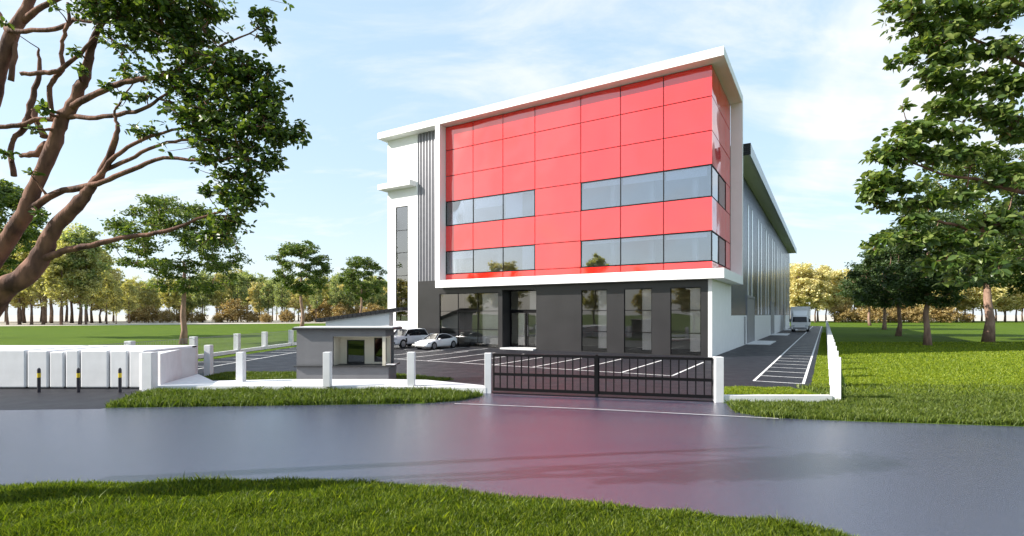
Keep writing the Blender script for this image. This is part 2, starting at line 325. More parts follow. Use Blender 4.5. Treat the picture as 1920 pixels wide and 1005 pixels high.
# ------------------------------------------------------------------ office building (axes: x along the front, y depth)
off = empty('office_building', (RX, RY, 0), -TH)
tag(off, 'three storey office building with red panel front in a white frame', 'building')
b = MB(); XR = 0.0
# white frame: roof slab, bottom slab, left fin, right fin
fr_ = MB().box(-33.77, 1.0, -1.0, 9.2, 22.0, 22.66).build('roof_slab', M['white'], off, bevel=.02)
fb = MB().box(-25.84, 1.0, -1.0, -.02, 5.87, 6.60).box(.02, 1.0, -.02, 9.2, 5.87, 6.60)
fb.box(-25.84, -25.30, -1.0, -.02, 6.60, 22.0).box(.02, 1.0, 8.72, 9.2, 6.60, 22.0)
fb.build('frame', M['white'], off)
MB().box(-25.84, -.3, -.02, .30, 6.3, 6.60).build('frame_backing', M['joint'], off)
# ground floor dark wall with openings
def wall_with_holes(mb, x0, x1, z0, z1, y0, y1, holes):
    xs = sorted({x0, x1, *[h[0] for h in holes], *[h[1] for h in holes]})
    for a, c in zip(xs, xs[1:]):
        hs = sorted([(h[2], h[3]) for h in holes if h[0] < (a+c)/2 < h[1]]); z = z0
        for h0, h1 in hs:
            if h0 > z: mb.box(a, c, y0, y1, z, h0)
            z = h1
        if z < z1: mb.box(a, c, y0, y1, z, z1)
    return mb
gh = [(-26.11, -19.06, .08, 5.3), (-18.6, -15.0, 0, 5.50), (-10.6, -8.29, .08, 5.3), (-6.82, -4.54, .08, 5.3), (-3.08, -.8, .08, 5.3)]
g = wall_with_holes(MB(), -29.02, -.28, 0, 5.868, 0, .28, gh)
g.box(-29.02, -25.85, 0, .28, 5.868, 6.66)
g.box(-18.88, -18.6, .28, 1.5, 0, 5.5).box(-15.0, -14.72, .28, 1.5, 0, 5.5).box(-18.88, -14.72, .28, 1.5, 5.5, 5.78)
g.build('ground_floor_wall', M['dark'], off)
MB().box(-.279, 0, .0, 9.2, 0, 5.868).build('side_wall', M['white'], off)
MB().box(-18.55, -15.05, -.5, 1.45, .012, .13).build('entrance_step', M['conc'], off)
# windows of the ground floor
def window(x0, x1, z0, z1, xs, zs, yf, parent, gm, fm=M['black'], t=.05, curtain=None, name='window', side=False):
    mb = MB(); T = .09
    def bx(a, c, e, f_, z_, z2):
        if side: mb.box(e, f_, a, c, z_, z2)
        else: mb.box(a, c, e, f_, z_, z2)
    s = -1 if side else 1
    def yy(p, q): return sorted((yf+s*p, yf+s*q))
    bx(x0, x0+t, *yy(0, T), z0, z1); bx(x1-t, x1, *yy(0, T), z0, z1)
    bx(x0+t, x1-t, *yy(0, T), z1-t, z1); bx(x0+t, x1-t, *yy(0, T), z0, z0+t)
    for x in xs: bx(x-t/2, x+t/2, *yy(.003, T-.003), z0+t, z1-t)
    xb = [x0+t]+[v for x in xs for v in (x-t/2, x+t/2)]+[x1-t]
    for z in zs:
        for i in range(0, len(xb), 2): bx(xb[i], xb[i+1], *yy(.006, T-.006), z-t/2, z+t/2)
    fo = mb.build(name, fm, parent)
    gmb = MB(); mb = gmb
    bx(x0+t*.5, x1-t*.5, *yy(T*.4, T*.4+.02), z0+t*.5, z1-t*.5)
    gmb.build('pane', gm, fo)
    if curtain:
        c = MB(); mb = c; bx(curtain[0], curtain[1], *yy(.13, .15), z0+curtain[2], z1); c.build('blind', M['blind'], fo)
    return fo
for i, h in enumerate(gh):
    if i == 1: continue
    wdt = h[1]-h[0]
    window(h[0], h[1], h[2], h[3], (-23.82, -21.45) if i == 0 else (), (1.78, 3.55), .06, off, M['glass2'],
           curtain=(h[1]-(1.9 if i == 0 else wdt*.36), h[1]-.04, .3))
# entrance: transom and double door
window(-18.6, -15.0, 3.58, 5.5, (), (), 1.40, off, M['glass2'], t=.09, curtain=(-16.5, -15.1, .1), name='transom')
for a, c in ((-18.6, -16.84), (-16.76, -15.0)):
    dl = window(a, c, .13, 3.50, (), (), 1.40, off, M['glass2'], t=.14, name='door', curtain=(c-.9, c-.2, .2))
    hx = c-.22 if a < -17 else a+.16
    MB().tube([(hx, 1.34, 1.2), (hx, 1.34, 2.2)], [.02, .02], 8).build('handle', M['rim'], dl)
MB().box(-18.6, -15.0, 1.38, 1.5, 3.50, 3.58).build('door_head', M['black'], off)
# red cladding panels
XV = [-25.30, -21.95, -18.53, -15.12, -10.65, -7.12, -3.61, 0.0]; ZV = [6.62, 7.24, 9.52, 12.08, 14.5, 17.04, 19.62, 21.99]
YV = [0, 3.08, 6.33, 8.72]
winrow = {1, 3}; gp = .036
r = MB(); back = MB()
for i in range(7):
    for k in range(7):
        if k in winrow and i != 3: continue
        r.box(XV[i]+(gp if i else 0), XV[i+1]-(gp if i < 6 else 0.0), -.0, .05, ZV[k]+gp, ZV[k+1]-gp)
for i in range(3):
    for k in range(7):
        if k in winrow and i < 2: continue
        r.box(-.05, -.001, YV[i]+(gp if i else .051), YV[i+1]-gp, ZV[k]+gp, ZV[k+1]-gp)
r.build('red_cladding', M['red'], off)
for k in range(7):
    if k in winrow:
        back.box(XV[3], XV[4], .052, .2, ZV[k], ZV[k+1]); back.box(-.2, -.052, YV[2], YV[3], ZV[k], ZV[k+1])
    else:
        back.box(XV[0], -.053, .052, .2, ZV[k], ZV[k+1]); back.box(-.2, -.053, .2, YV[3], ZV[k], ZV[k+1])
back.build('cladding_backing', M['joint'], off)
for k in winrow:
    window(XV[0], XV[3], ZV[k], ZV[k+1], XV[1:3], (), .0, off, M['glass'], t=.07)
    window(XV[4], -.001, ZV[k], ZV[k+1], XV[5:7], (), .0, off, M['glass'], t=.07)
    window(.1, YV[2], ZV[k], ZV[k+1], (3.08,), (), -.002, off, M['glass'], t=.07, side=True, name='side_window')
# interior floors, back wall, columns, light troughs
it = MB()
for z in (6.30, 11.0, 16.2, 21.7): it.box(-28.8, -.3, .31, 8.6, z, z+.25)
it.box(-28.8, -.3, 8.0, 8.15, .02, 21.7)
it.build('floor_slabs', M['interfl'], off)
iw = MB().box(-28.7, -.35, 7.7, 7.9, .05, 21.6)
for x in (-25.0, -19.7, -14.9, -11.9, -8.3, -5.0, -1.6):
    for z0, z1 in ((6.56, 10.99), (11.26, 16.19)): iw.box(x, x+.35, .9, 1.25, z0, z1)
for z0 in (6.56, 11.26):
    for x in (-15.3, -10.9): iw.box(x, x+.12, .5, 7.6, z0, z0+4.4)
iw.build('interior_walls', M['inter'], off)
for (a, c, z0, z1) in ((-25.2, -22.05, 8.75, 9.5), (-21.9, -18.6, 13.5, 14.45), (-18.45, -16.6, 12.1, 14.45), (-10.5, -7.2, 14.0, 14.45), (-7.0, -3.7, 13.9, 14.45), (-3.5, -.4, 13.75, 14.45), (-3.5, -.4, 9.1, 9.48), (-10.5, -3.7, 9.2, 9.48), (-16.6, -15.2, 7.3, 9.48)):
    MB().box(a, c, .30, .32, z0, z1).build('roller_blind', M['blind'], off)
# left stair tower, ledge and tower window
tw = [(-32.10, -30.35, 2.52, 14.71)]
t_ = wall_with_holes(MB(), -33.27, -29.03, 0, 21.999, 0, .3, tw).box(-33.27, -32.97, .3, 9.2, 0, 21.999).box(-29.33, -29.03, .3, 9.0, 6.66, 21.999)
t_.build('tower_wall', M['white'], off)
MB().box(-33.77, -29.2, -1.0, -.001, 16.56, 17.13).box(-33.77, -33.275, -.001, 9.0, 16.56, 17.13).build('tower_ledge', M['white'], off, bevel=.02)
window(-32.10, -30.35, 2.52, 14.71, (), (4.9, 7.34, 9.78, 12.16), .03, off, M['glass'], t=.06, curtain=(-31.1, -30.4, .2), name='tower_window')
MB().box(-32.9, -29.4, 2.5, 2.7, .1, 21.5).build('tower_inner_wall', M['inter'], off)
rb = MB(); x = -29.02
prof = []
while x < -25.86:
    prof += [(x, .10), (x+.16, .10), (x+.20, .0), (x+.36, .0)]; x += .40
prof = [p for p in prof if p[0] < -25.3]
rb.add([(px, py, z) for z in (6.661, 21.998) for px, py in prof], [(i, i+1, len(prof)+i+1, len(prof)+i) for i in range(len(prof)-1)])
rb.build('ribbed_cladding', M['rib'], off)
# plain body behind
MB().box(-33.2, -.3, 9.0, 9.18, 0, 22.0).build('rear_wall', M['white'], off)
MB().cyl((.10, 18.4-.6), .06, .06, .1, 3.0, 10).build('downpipe', M['greylt'], off)

# ------------------------------------------------------------------ warehouse
wh = empty('warehouse', (*W(0, 9.22), 0), -TH); Y0 = 9.22
tag(wh, 'long blue grey warehouse with vertical light strips behind the red office', 'building')
doors = [(20.0, 26.8), (48.7, 54.5), (77.5, 82.4)]
lw = MB(); yy = 0.0
for d0, d1 in doors: lw.box(-.3, 0, yy, d0-Y0, 0, 3.12); yy = d1-Y0
lw.box(-.3, 0, yy, 98.4-Y0, 0, 3.12); lw.box(-33, 0, 98.4-Y0, 98.7-Y0, 0, 17.0).box(-33.2, -33, 0, 98.7-Y0, 0, 17.0)
lw.build('plinth_wall', M['white'], wh)
cl = MB(); pr = []; y = 0.0
while y < 98.6-Y0: pr += [(-.02, y), (-.02, y+.30), (-.09, y+.36), (-.09, y+.44)]; y += .5
n = len(pr)
def clad(z0, z1, a, c):
    pp = [p for p in pr if a <= p[1] <= c]; n = len(pp)
    cl.add([(p[0], p[1], z) for z in (z0, z1) for p in pp], [(i, i+1, n+i+1, n+i) for i in range(n-1)])
clad(3.12, 17.62, 0, 98.7-Y0)
cl.box(-.30, -.10, 0, 98.4-Y0, 3.121, 17.6)
cl.build('wall_cladding', M['clad'], wh)
for k in range(8):
    for o_, wd in ((0, .8), (3.6, .8)):
        yc = 21.0+10.0*k+o_
        if yc > 96: continue
        sp = MB().box(-.03, .02, yc-Y0, yc+wd-Y0, 3.2, 15.3).build('light_strip', M['strip'], wh)
for d0, d1 in doors:
    dm = MB(); z = 0.02
    while z < 4.9: dm.box(-.12, .04, d0-Y0+.1, d1-Y0-.1, z, z+.195); z += .2
    dm.box(-.12, .07, d0-Y0, d0-Y0+.1, .02, 5.05).box(-.12, .07, d1-Y0-.1, d1-Y0, .02, 5.05).box(-.12, .10, d0-Y0, d1-Y0, 5.05, 5.3)
    dm.build('shutter_door', M['greylt'], wh)
MB().box(-33.5, 1.42, .9, 98.0-Y0, 17.70, 17.74).build('eave_soffit', M['soffit'], wh)
rf = MB().box(-33.5, 1.5, 1.0, 98.2-Y0, 17.741, 18.7)
rf.box(1.42, 1.5, .9, 98.2-Y0, 17.60, 17.741)
rf.build('roof', M['rooff'], wh)
gr = MB()
for i in range(6): gr.box(-.6, 1.52, .80, .97, 17.66+i*.18, 17.66+i*.18+.12)
gr.build('eave_louvre', M['tile'], wh)

# ------------------------------------------------------------------ guard house
gx0, gx1, gy0, gy1 = -9.87, -5.66, 23.7, 25.3
gd = empty('guard_house', (gx0, gy0, 0)); tag(gd, 'small grey guard house with flat dark roof beside the gate', 'guard house')
Wd, Dp = gx1-gx0, gy1-gy0
m = MB().box(0, Wd, 0, Dp, 0, .80).box(0, 1.66, 0, .14, .8, 2.50).box(0, .14, .14, Dp, .8, 2.50)
m.box(1.66, Wd-.28, 0, .14, 2.20, 2.50).box(Wd-.28, Wd-.14, .0, Dp, 2.20, 2.50)
m.build('wall', M['grey'], gd)
MB().box(-.10, Wd+.16, -.12, Dp+.1, .80, .86).build('counter_ledge', M['tile'], gd, bevel=.015)
MB().box(-.14, Wd+.26, -.18, Dp+.2, 2.50, 2.60).build('roof', M['tile'], gd, bevel=.02)
MB().box(-.08, Wd+.2, -.12, Dp+.14, 2.601, 2.64).build('roof_covering', M['conc'], gd)
n_ = wall_with_holes(MB(), 1.66, Wd-.14, .861, 2.2, .95, 1.05, [(2.0, 2.85, .861, 2.0), (3.30, 3.90, .95, 2.1)])
n_.box(1.60, 1.68, .141, .949, .861, 2.2).box(Wd-.28, Wd-.14, .0, .14, .861, 2.2).box(1.66, Wd-.14, .16, .949, 2.16, 2.199)
n_.build('inner_wall', M['beige'], gd)
window(2.0, 2.85, .87, 2.0, (), (), .96, gd, M['glassg'], fm=M['tile'], t=.04, name='door')
window(3.30, 3.90, .95, 2.1, (), (), .96, gd, M['glassg'], fm=M['tile'], t=.03)
MB().box(1.7, Wd-.1, 1.5, 1.55, .861, 2.49).build('back_wall', M['grey'], gd)
MB().box(Wd-.10, Wd+.30, -.05, .3, .90, .93, Matrix.Translation((0, 0, .0)) @ Matrix.Rotation(0, 4, 'Y')).build('side_tray', M['conc'], gd)

# ------------------------------------------------------------------ lean-to shed with sloping tiled roof
sh = empty('storage_shed', (-17.0, 47.2, 0)); tag(sh, 'white shed with a sloping black tiled roof behind the guard house', 'shed')
SW = 5.8
MB().add([(0, 0, 0), (SW, 0, 0), (SW, 0, 3.5), (0, 0, 2.62), (0, 1.6, 0), (SW, 1.6, 0), (SW, 1.6, 3.5), (0, 1.6, 2.62)],
         [(0, 1, 2, 3), (7, 6, 5, 4), (1, 5, 6, 2), (4, 0, 3, 7)]).build('wall', M['white'], sh)
rm = MB(); sl = math.atan2(.92, SW+1); Mr = Matrix.Translation((-.75, 0, 2.50)) @ Matrix.Rotation(-sl, 4, 'Y')
LN = (SW+2.1)/math.cos(sl); k = 0
while k*.42 < LN:
    rm.box(k*.42, k*.42+.36, -.3, 1.9, .02, .34, Mr); rm.box(k*.42+.36, k*.42+.42, -.26, 1.86, .02, .27, Mr); k += 1
rm.build('roof', M['tile'], sh)

# ------------------------------------------------------------------ boundary walls, posts, fence, gate
fw = empty('boundary_wall', (*G(281, 735), 0)); ox, oy = G(281, 735)
tag(fw, 'low white plinth wall with square posts left of the gate', 'wall')
def rel(p): return (p[0]-ox, p[1]-oy)
gl_ = (-.93, 20.97)
plp = [G(291, 735), G(480, 735), G(700, 735), G(775, 736), G(840, 737), (-1.05, 20.95), (-1.02, 21.25), G(905, 722, .25), G(800, 712, .25), G(690, 710, .25), G(520, 711, .25), G(400, 714, .25), G(372, 701, .25)]
plp = [rel(p) for p in plp]
MB().prism(plp, 0, .25).build('plinth', M['whitep'], fw, bevel=.015)
def post(name, p, w_, h, parent, z0=0.0, o=(0, 0), ang=0):
    return MB().box(-w_/2, w_/2, -w_/2, w_/2, z0, h, Matrix.Rotation(ang, 4, 'Z')).build(name, M['whitep'], parent, bevel=.012, loc=(p[0]-o[0], p[1]-o[1], 0))
post('pillar', G(281, 736), .40, 1.66, fw, 0, (ox, oy))
for px, pb, top in ((449, 716, 660), (612, 725, 660), (770, 724, 660)):
    z0 = .24; p = G(px, pb, .25); p = (p[0], p[1]+.13); h = HC-(top-YH)*p[1]/F
    post('post', p, .30 if px != 612 else .29, h, fw, z0, (ox, oy))
post('gate_post', (-.98, 21.1), .27, 1.64, fw, 0, (ox, oy))
p = G(387, 706); post('post', (p[0], p[1]+.2), .32, 1.62, fw, 0, (ox, oy))
MB().prism([rel(q) for q in ((-14.72, 21.66), (-16.85, 27.75), (-34, 27.75), (-34, 25.76), (-15.78, 25.76), (-15.78, 21.9))], 0, 1.56).build('return_wall', M['whitep'], fw, bevel=.01)

sf = empty('side_fence', (-22.9, 24.5, 0)); tag(sf, 'left side fence of white posts with thin wires on a low white wall', 'fence')
MB().box(-.12, .12, 0, 37, 0, .28).build('low_wall', M['whitep'], sf, bevel=.01)
ys = (31.0, 37.2, 43.1, 47.9, 53.6, 59.6)
for d in ys: MB().box(-.2, .2, -.2, .2, 0, 1.62).build('post', M['whitep'], sf, bevel=.012, loc=(0, d-24.5, 0))
wr = MB()
for a, c in zip((24.6,)+ys, ys):
    y = a+.3
    while y < c-.25: wr.box(-.006, .006, y-24.5-.006, y-24.5+.006, .28, 1.5); y += .16
    wr.box(-.008, .008, a+.2-24.5, c-.2-24.5, 1.5, 1.53)
wr.build('wire_panel', M['greylt'], sf)

cnr = W(7.95, -18.75); cnr = (11.87, 18.98)
rf_ = empty('boundary_fence', (*cnr, 0), -TH); tag(rf_, 'long white post and low wall fence right of the parking lane', 'fence')
MB().box(-.09, .09, .18, 150, 0, .34).build('low_wall', M['whitep'], rf_, bevel=.01)
for i in range(36):
    MB().box(-.17, .17, -.17, .17, 0, 1.62 if i else 1.64).build('post', M['whitep'], rf_, bevel=.012, loc=(0, i*4.15, 0))
ra = empty('corner_wall', (7.54, 18.92, 0)); tag(ra, 'low white wall between right gate post and fence corner post', 'wall')
MB().box(-.15, .15, -.15, .15, 0, 1.66).build('gate_post', M['whitep'], ra, bevel=.012)
MB().box(.151, 4.12, -.10, .14, 0, .26).build('low_wall', M['whitep'], ra, bevel=.012)

# gate
A = Vector((-.78, 20.98)); Bq = Vector((7.38, 18.95)); gl = (Bq-A).length; ga = math.atan2(Bq.y-A.y, Bq.x-A.x)
gt = empty('entrance_gate', (A.x, A.y, 0), ga); tag(gt, 'closed black metal double gate of vertical bars between white posts', 'gate')
split = gl*.497
for a, c, nb in ((.02, split-.05, 13), (split+.05, gl-.02, 13)):
    z0, zm, zt = .13, .80, 1.62
    lf = MB().box(a, c, -.035, .035, z0, z0+.12).box(a, c, -.035, .035, zm-.055, zm+.055).box(a, c, -.035, .035, zt-.10, zt)
    lf.box(a, a+.05, -.028, .028, z0+.12, zm-.055).box(a, a+.05, -.028, .028, zm+.055, zt-.10).box(c-.05, c, -.028, .028, z0+.12, zm-.055).box(c-.05, c, -.028, .028, zm+.055, zt-.10)
    lo = lf.build('leaf', M['black'], gt)
    for i in range(nb):
        x = a+(c-a)*(i+1)/(nb+1)
        MB().box(-.022, .022, -.018, .018, z0+.12, zt-.10).build('bar', M['black'], lo, loc=(x, 0, 0))
MB().box(split-.055, split+.055, -.06, .06, .013, 1.66).build('centre_post', M['black'], gt)
MB().box(0.0, gl, -.04, .04, .013, .045).build('ground_rail', M['black'], gt)

# ------------------------------------------------------------------ white cabinets and bollards
cx = [-90, -8, 49, 91, 121, 149, 204, 240, 272]
pos = ['leftmost white cabinet in the row, cut by the picture edge', 'white cabinet behind the leftmost bollard, second in the row', 'narrow white cabinet just right of the leftmost bollard', 'slim white cabinet third from the leftmost bollard, midway in the row', 'slim white cabinet just left of the middle bollard', 'widest white cabinet right of the middle bollard', 'white cabinet directly behind the right bollard', 'white cabinet next to the white corner pillar']
for i in range(8):
    x0 = (cx[i]+2-960)/F*22.3; x1 = (cx[i+1]-2-960)/F*22.3; hh = 1.60+(.03, .08, .05, .0, .07, .06, .05, .06)[i]
    c = empty('storage_cabinet', (x0, 22.3, 0)); tag(c, pos[i], 'cabinet', 'white cabinets in a row behind the bollards')
    wd = x1-x0
    MB().box(0, wd, 0, 3.4, .05, hh).build('body', M['whitep'], c, bevel=.05)
    MB().box(.05, wd-.05, .06, 3.3, 0, .05).build('base', M['trim'], c)
for i, (px, lb) in enumerate(((73, 'leftmost of the three black bollards with a yellow band'), (147, 'middle one of the three black bollards with a yellow band'), (225, 'right one of the three black bollards, nearest the corner pillar'))):
    x, y = G(px, 736)
    o = empty('bollard', (x, y, 0)); tag(o, lb, 'bollard', 'black bollards with yellow bands')
    mb = MB(); pr2 = [(0, .075), (.62, .075), (.62, .068), (.80, .068), (.80, .075), (.94, .075), (1.0, .055), (1.02, .01)]
    mb.tube([(0, 0, z) for z, _ in pr2[:1]]+[(0, 0, .62)], [.06, .06], 16)
    mb.tube([(0, 0, .80), (0, 0, .93), (0, 0, .99), (0, 0, 1.02)], [.06, .06, .045, .01], 16)
    mb.build('shaft', M['navy'], o)
    MB().tube([(0, 0, .62), (0, 0, .80)], [.064, .064], 16).build('reflective_band', M['yellow'], o)

# ------------------------------------------------------------------ cars
def loft(rings, closed=True):
    mb = MB(); n = len(rings[0]); vs = [v for r in rings for v in r]
    fs = [(i*n+k, i*n+(k+1) % n, (i+1)*n+(k+1) % n, (i+1)*n+k) for i in range(len(rings)-1) for k in range(n)]
    fs += [tuple(range(n)), tuple(range((len(rings)-1)*n, len(rings)*n))[::-1]]
    return mb.add(vs, fs)
def body_ring(x, w, zb, zs, zt, crown=.03):
    h = [(w*.80, zb), (w*.97, zb+.10), (w, zb+(zs-zb)*.55), (w*.985, zs), (w*.93, zt-.02), (w*.6, zt+crown*.6), (0, zt+crown)]
    return [(x, y, z) for y, z in h]+[(x, -y, z) for y, z in h[::-1][1:]]
def car(name, label, loc, rz, paint, st, gh_, roofm, wheels, wr, hw, lamp, L0):
    o = empty(name, (*loc, .012), rz); tag(o, label, 'car')
    bo = loft([body_ring(*s) for s in st]).build('body', paint, o, smooth=True)
    s = bo.modifiers.new('Sub', 'SUBSURF'); s.levels = s.render_levels = 2
    rings = []
    for x, w, z0, z1, wt in gh_:
        h = [(w, z0), (wt+(w-wt)*.45, z0+(z1-z0)*.55), (wt, z1-.04), (wt*.55, z1), (0, z1+.01)]
        rings.append([(x, a, z) for a, z in h]+[(x, -a, z) for a, z in h[::-1][1:]])
    g = loft(rings).build('windows', M['carglass'], o, smooth=True)
    if roofm:
        rr = []
        for x, w, z0, z1, wt in gh_[1:-1]:
            rr.append([(x, wt+.02, z1-.05), (x, wt*.55, z1+.005), (x, 0, z1+.025), (x, -wt*.55, z1+.005), (x, -wt-.02, z1-.05), (x, 0, z1-.04)])
        loft(rr).build('roof', roofm, o, smooth=True)
    # pillars
    pm = MB()
    for sgn in (1, -1):
        a, b2 = gh_[0], gh_[1]; c2, d2 = gh_[-2], gh_[-1]
        pm.tube([(a[0], sgn*a[1], a[2]), (b2[0], sgn*(b2[4]+.01), b2[3]-.03)], [.035, .03], 6)
        pm.tube([(b2[0], sgn*(b2[4]+.01), b2[3]-.03)]+[(g2[0], sgn*(g2[4]+.01), g2[3]-.03) for g2 in gh_[2:-1]]+[(d2[0], sgn*d2[1], d2[2])], [.03]*(len(gh_)-2)+[.05], 6)
    pm.build('window_pillars', paint, o, smooth=True)
    for x in wheels:
        for sgn in (1, -1):
            wo = MB().cyly((0, 0), wr, -.11, .11).build('wheel', M['rubber'], o, bevel=.02, loc=(x, sgn*(hw-.10), wr))
            rm_ = MB().cyly((0, 0), wr*.70, .07, .118, 20)
            for k in range(5):
                rm_.box(-.03, .03, .118, .125, 0.03, wr*.66, Matrix.Rotation(k*2*math.pi/5, 4, 'Y'))
            if sgn < 0: rm_.v = [(a, -b3, c3) for a, b3, c3 in rm_.v]
            rm_.build('rim', M['rim'], wo)
            MB().cyly((0, 0), wr*1.13, -.02, .0, 24).build('wheel_arch', M['trim'], o, loc=(x, sgn*(hw+.004) + (.0 if sgn > 0 else .02), wr*1.02))
    for sgn in (1, -1):
        MB().box(-.14, .14, -.17, .17, -.05, .05, Matrix.Rotation(sgn*-.45, 4, 'Z')).build('headlight', M['lamp'], o, bevel=.03, loc=(lamp[0], sgn*lamp[1], lamp[2]))
        MB().box(-.10, .08, -.09, .09, -.06, .07).build('mirror', paint, o, bevel=.03, loc=(gh_[0][0]-.35, sgn*(hw+.08), gh_[0][2]+.08))
    return o
rz = math.atan2(-CS, -SN)
sed = car('sedan_car', 'white sedan parked in front of the tall ground floor glazing', W(-24.15, -2.85), rz, M['carw'],
    [(2.32, .55, .30, .42, .50), (2.22, .78, .18, .48, .62), (1.9, .88, .16, .58, .74), (1.35, .92, .16, .66, .86), (.9, .925, .16, .70, .92), (.0, .925, .16, .74, .93), (-1., .925, .16, .78, .96), (-1.7, .91, .17, .80, 1.02), (-2.15, .84, .22, .78, 1.03), (-2.34, .66, .34, .70, .92)],
    [(1.10, .80, .86, .90, .74), (.35, .80, .90, 1.36, .56), (-.2, .80, .92, 1.43, .58), (-.9, .79, .94, 1.38, .56), (-1.95, .70, .98, 1.04, .60)], None, (1.42, -1.42), .335, .925, (2.0, .70, .64), 0)
suv = car('suv_car', 'silver white off road car with dark windows parked by the white tower', W(-28.05, -2.75), rz, M['cars'],
    [(2.44, .70, .42, .62, .80), (2.38, .88, .30, .74, 1.02), (2.1, .96, .28, .86, 1.12), (1.3, .99, .28, .96, 1.18), (.8, 1., .28, .98, 1.17), (-1., 1., .28, 1.0, 1.18), (-2.0, .99, .30, 1.02, 1.19), (-2.36, .94, .36, 1.0, 1.16), (-2.46, .84, .46, .9, 1.0)],
    [(1.25, .88, 1.12, 1.16, .80), (.55, .88, 1.14, 1.76, .72), (-.6, .88, 1.15, 1.82, .74), (-1.9, .88, 1.15, 1.78, .72), (-2.34, .86, 1.12, 1.26, .74)], M['cars'], (1.48, -1.45), .40, 1.0, (2.28, .74, .92), 0)
MB().box(2.42, 2.46, -.45, .45, .70, .86).box(2.36, 2.44, -.8, -.5, .46, .60).box(2.36, 2.44, .5, .8, .46, .60).build('grille', M['trim'], suv)
for sgn in (1, -1): MB().box(.95, 1.15, sgn*1.0-.008, sgn*1.0+.008, .55, .95).build('side_vent', M['trim'], suv)
MB().box(2.28, 2.325, -.5, .5, .27, .34).build('grille', M['trim'], sed)

# box truck
tk = empty('box_truck', (*W(3.2, 69), .012), rz); tag(tk, 'white box truck with dark windscreen parked at the end of the side lane', 'truck')
tk.scale = (1.33, 1.33, 1.33)                         # front at local x = 0, body towards -x
MB().box(-6.6, -1.75, -1.20, 1.20, .85, 3.55).build('cargo_box', M['carw'], tk, bevel=.03)
cab = [(.0, 1.0, .38, 1.30), (-.06, 1.02, .36, 1.32), (-.55, 1.03, .36, 2.15), (-.75, 1.02, .36, 2.25), (-1.65, 1.02, .36, 2.28)]
rg_ = []
for x, wv, z0, z1 in cab:
    rg_.append([(x, wv*.96, z0), (x, wv, z0+.2), (x, wv, min(z1-.1, 1.25)), (x, wv*(.92 if z1 > 1.5 else .98), z1-.06), (x, wv*.8, z1), (x, -wv*.8, z1), (x, -wv*(.92 if z1 > 1.5 else .98), z1-.06), (x, -wv, min(z1-.1, 1.25)), (x, -wv, z0+.2), (x, -wv*.96, z0)])
loft(rg_).build('cab', M['carw'], tk, bevel=.02)
MB().add([(-.075, -.9, 1.36), (-.075, .9, 1.36), (-.50, .84, 2.08), (-.50, -.84, 2.08), (-.03, -.9, 1.36), (-.03, .9, 1.36), (-.47, .84, 2.11), (-.47, -.84, 2.11)],
         [(0, 3, 2, 1), (4, 5, 6, 7), (0, 1, 5, 4), (1, 2, 6, 5), (2, 3, 7, 6), (3, 0, 4, 7)]).build('windscreen', M['carglass'], tk)
for sgn in (1, -1):
    MB().box(-1.35, -.55, sgn*1.0-.03, sgn*1.0+.03, 1.38, 1.95).build('side_window', M['carglass'], tk)
    MB().box(-.02, .03, sgn*.80-.16, sgn*.80+.16, .72, .92).build('headlight', M['lamp'], tk, bevel=.02)
    MB().box(-.2, -.05, sgn*1.2-.09, sgn*1.2+.09, 1.35, 1.80).build('mirror', M['trim'], tk, bevel=.02)
    for x in (-.8, -4.9):
        wo = MB().cyly((0, 0), .40, -.14, .14).build('wheel', M['rubber'], tk, bevel=.02, loc=(x, sgn*.92, .40))
        MB().cyly((0, 0), .24, -.15, .15, 18).build('rim', M['rim'], wo)
MB().box(-.03, .04, -.85, .85, .40, .62).build('bumper', M['greylt'], tk)
MB().box(-6.5, -1.7, -.5, .5, .5, .848).build('chassis', M['trim'], tk)
MB().add([(-1.72, -.95, 2.3), (-1.72, .95, 2.3), (-.8, .8, 2.28), (-.8, -.8, 2.28), (-1.72, -.95, 3.0), (-1.72, .95, 3.0)],
         [(0, 1, 2, 3), (3, 2, 5, 4), (0, 4, 5, 1), (1, 5, 2), (0, 3, 4)]).build('wind_deflector', M['carw'], tk)

# ------------------------------------------------------------------ trees
LEAFQ = np.array([[0, 0, 0], [.5, .45, .10], [.42, .95, .0], [0, 1.35, -.12], [-.42, .95, .0], [-.5, .45, .10]])
def leaves(centers, size, rng, up=.55, shape='leaf', dirs=None):
    n = len(centers)
    nrm = rng.normal(0, 1, (n, 3)); nrm[:, 2] = np.abs(nrm[:, 2])*1.0+up; nrm /= np.linalg.norm(nrm, axis=1)[:, None]
    t = rng.normal(0, 1, (n, 3)) if dirs is None else dirs+rng.normal(0, .35, (n, 3))
    t[:, 2] -= .25; t -= (t*nrm).sum(1)[:, None]*nrm; t /= np.linalg.norm(t, axis=1)[:, None]+1e-9
    b = np.cross(nrm, t); s = size*rng.uniform(.6, 1.25, n)
    if shape == 'leaf':
        v = centers[:, None, :]+s[:, None, None]*(LEAFQ[None, :, 0:1]*b[:, None]*.62+LEAFQ[None, :, 1:2]*t[:, None]*.9+LEAFQ[None, :, 2:3]*nrm[:, None])
        i = np.arange(n)[:, None]*6
        f = np.concatenate([i+np.array([0, 1, 2, 3]), i+np.array([0, 3, 4, 5])])
        return v.reshape(-1, 3), f
    q = np.array([[0, -.5], [.45, -.05], [.1, .6], [-.5, .15]])
    v = centers[:, None, :]+s[:, None, None]*(q[None, :, 0:1]*b[:, None]+q[None, :, 1:2]*t[:, None])
    return v.reshape(-1, 3), np.arange(n*4).reshape(n, 4)
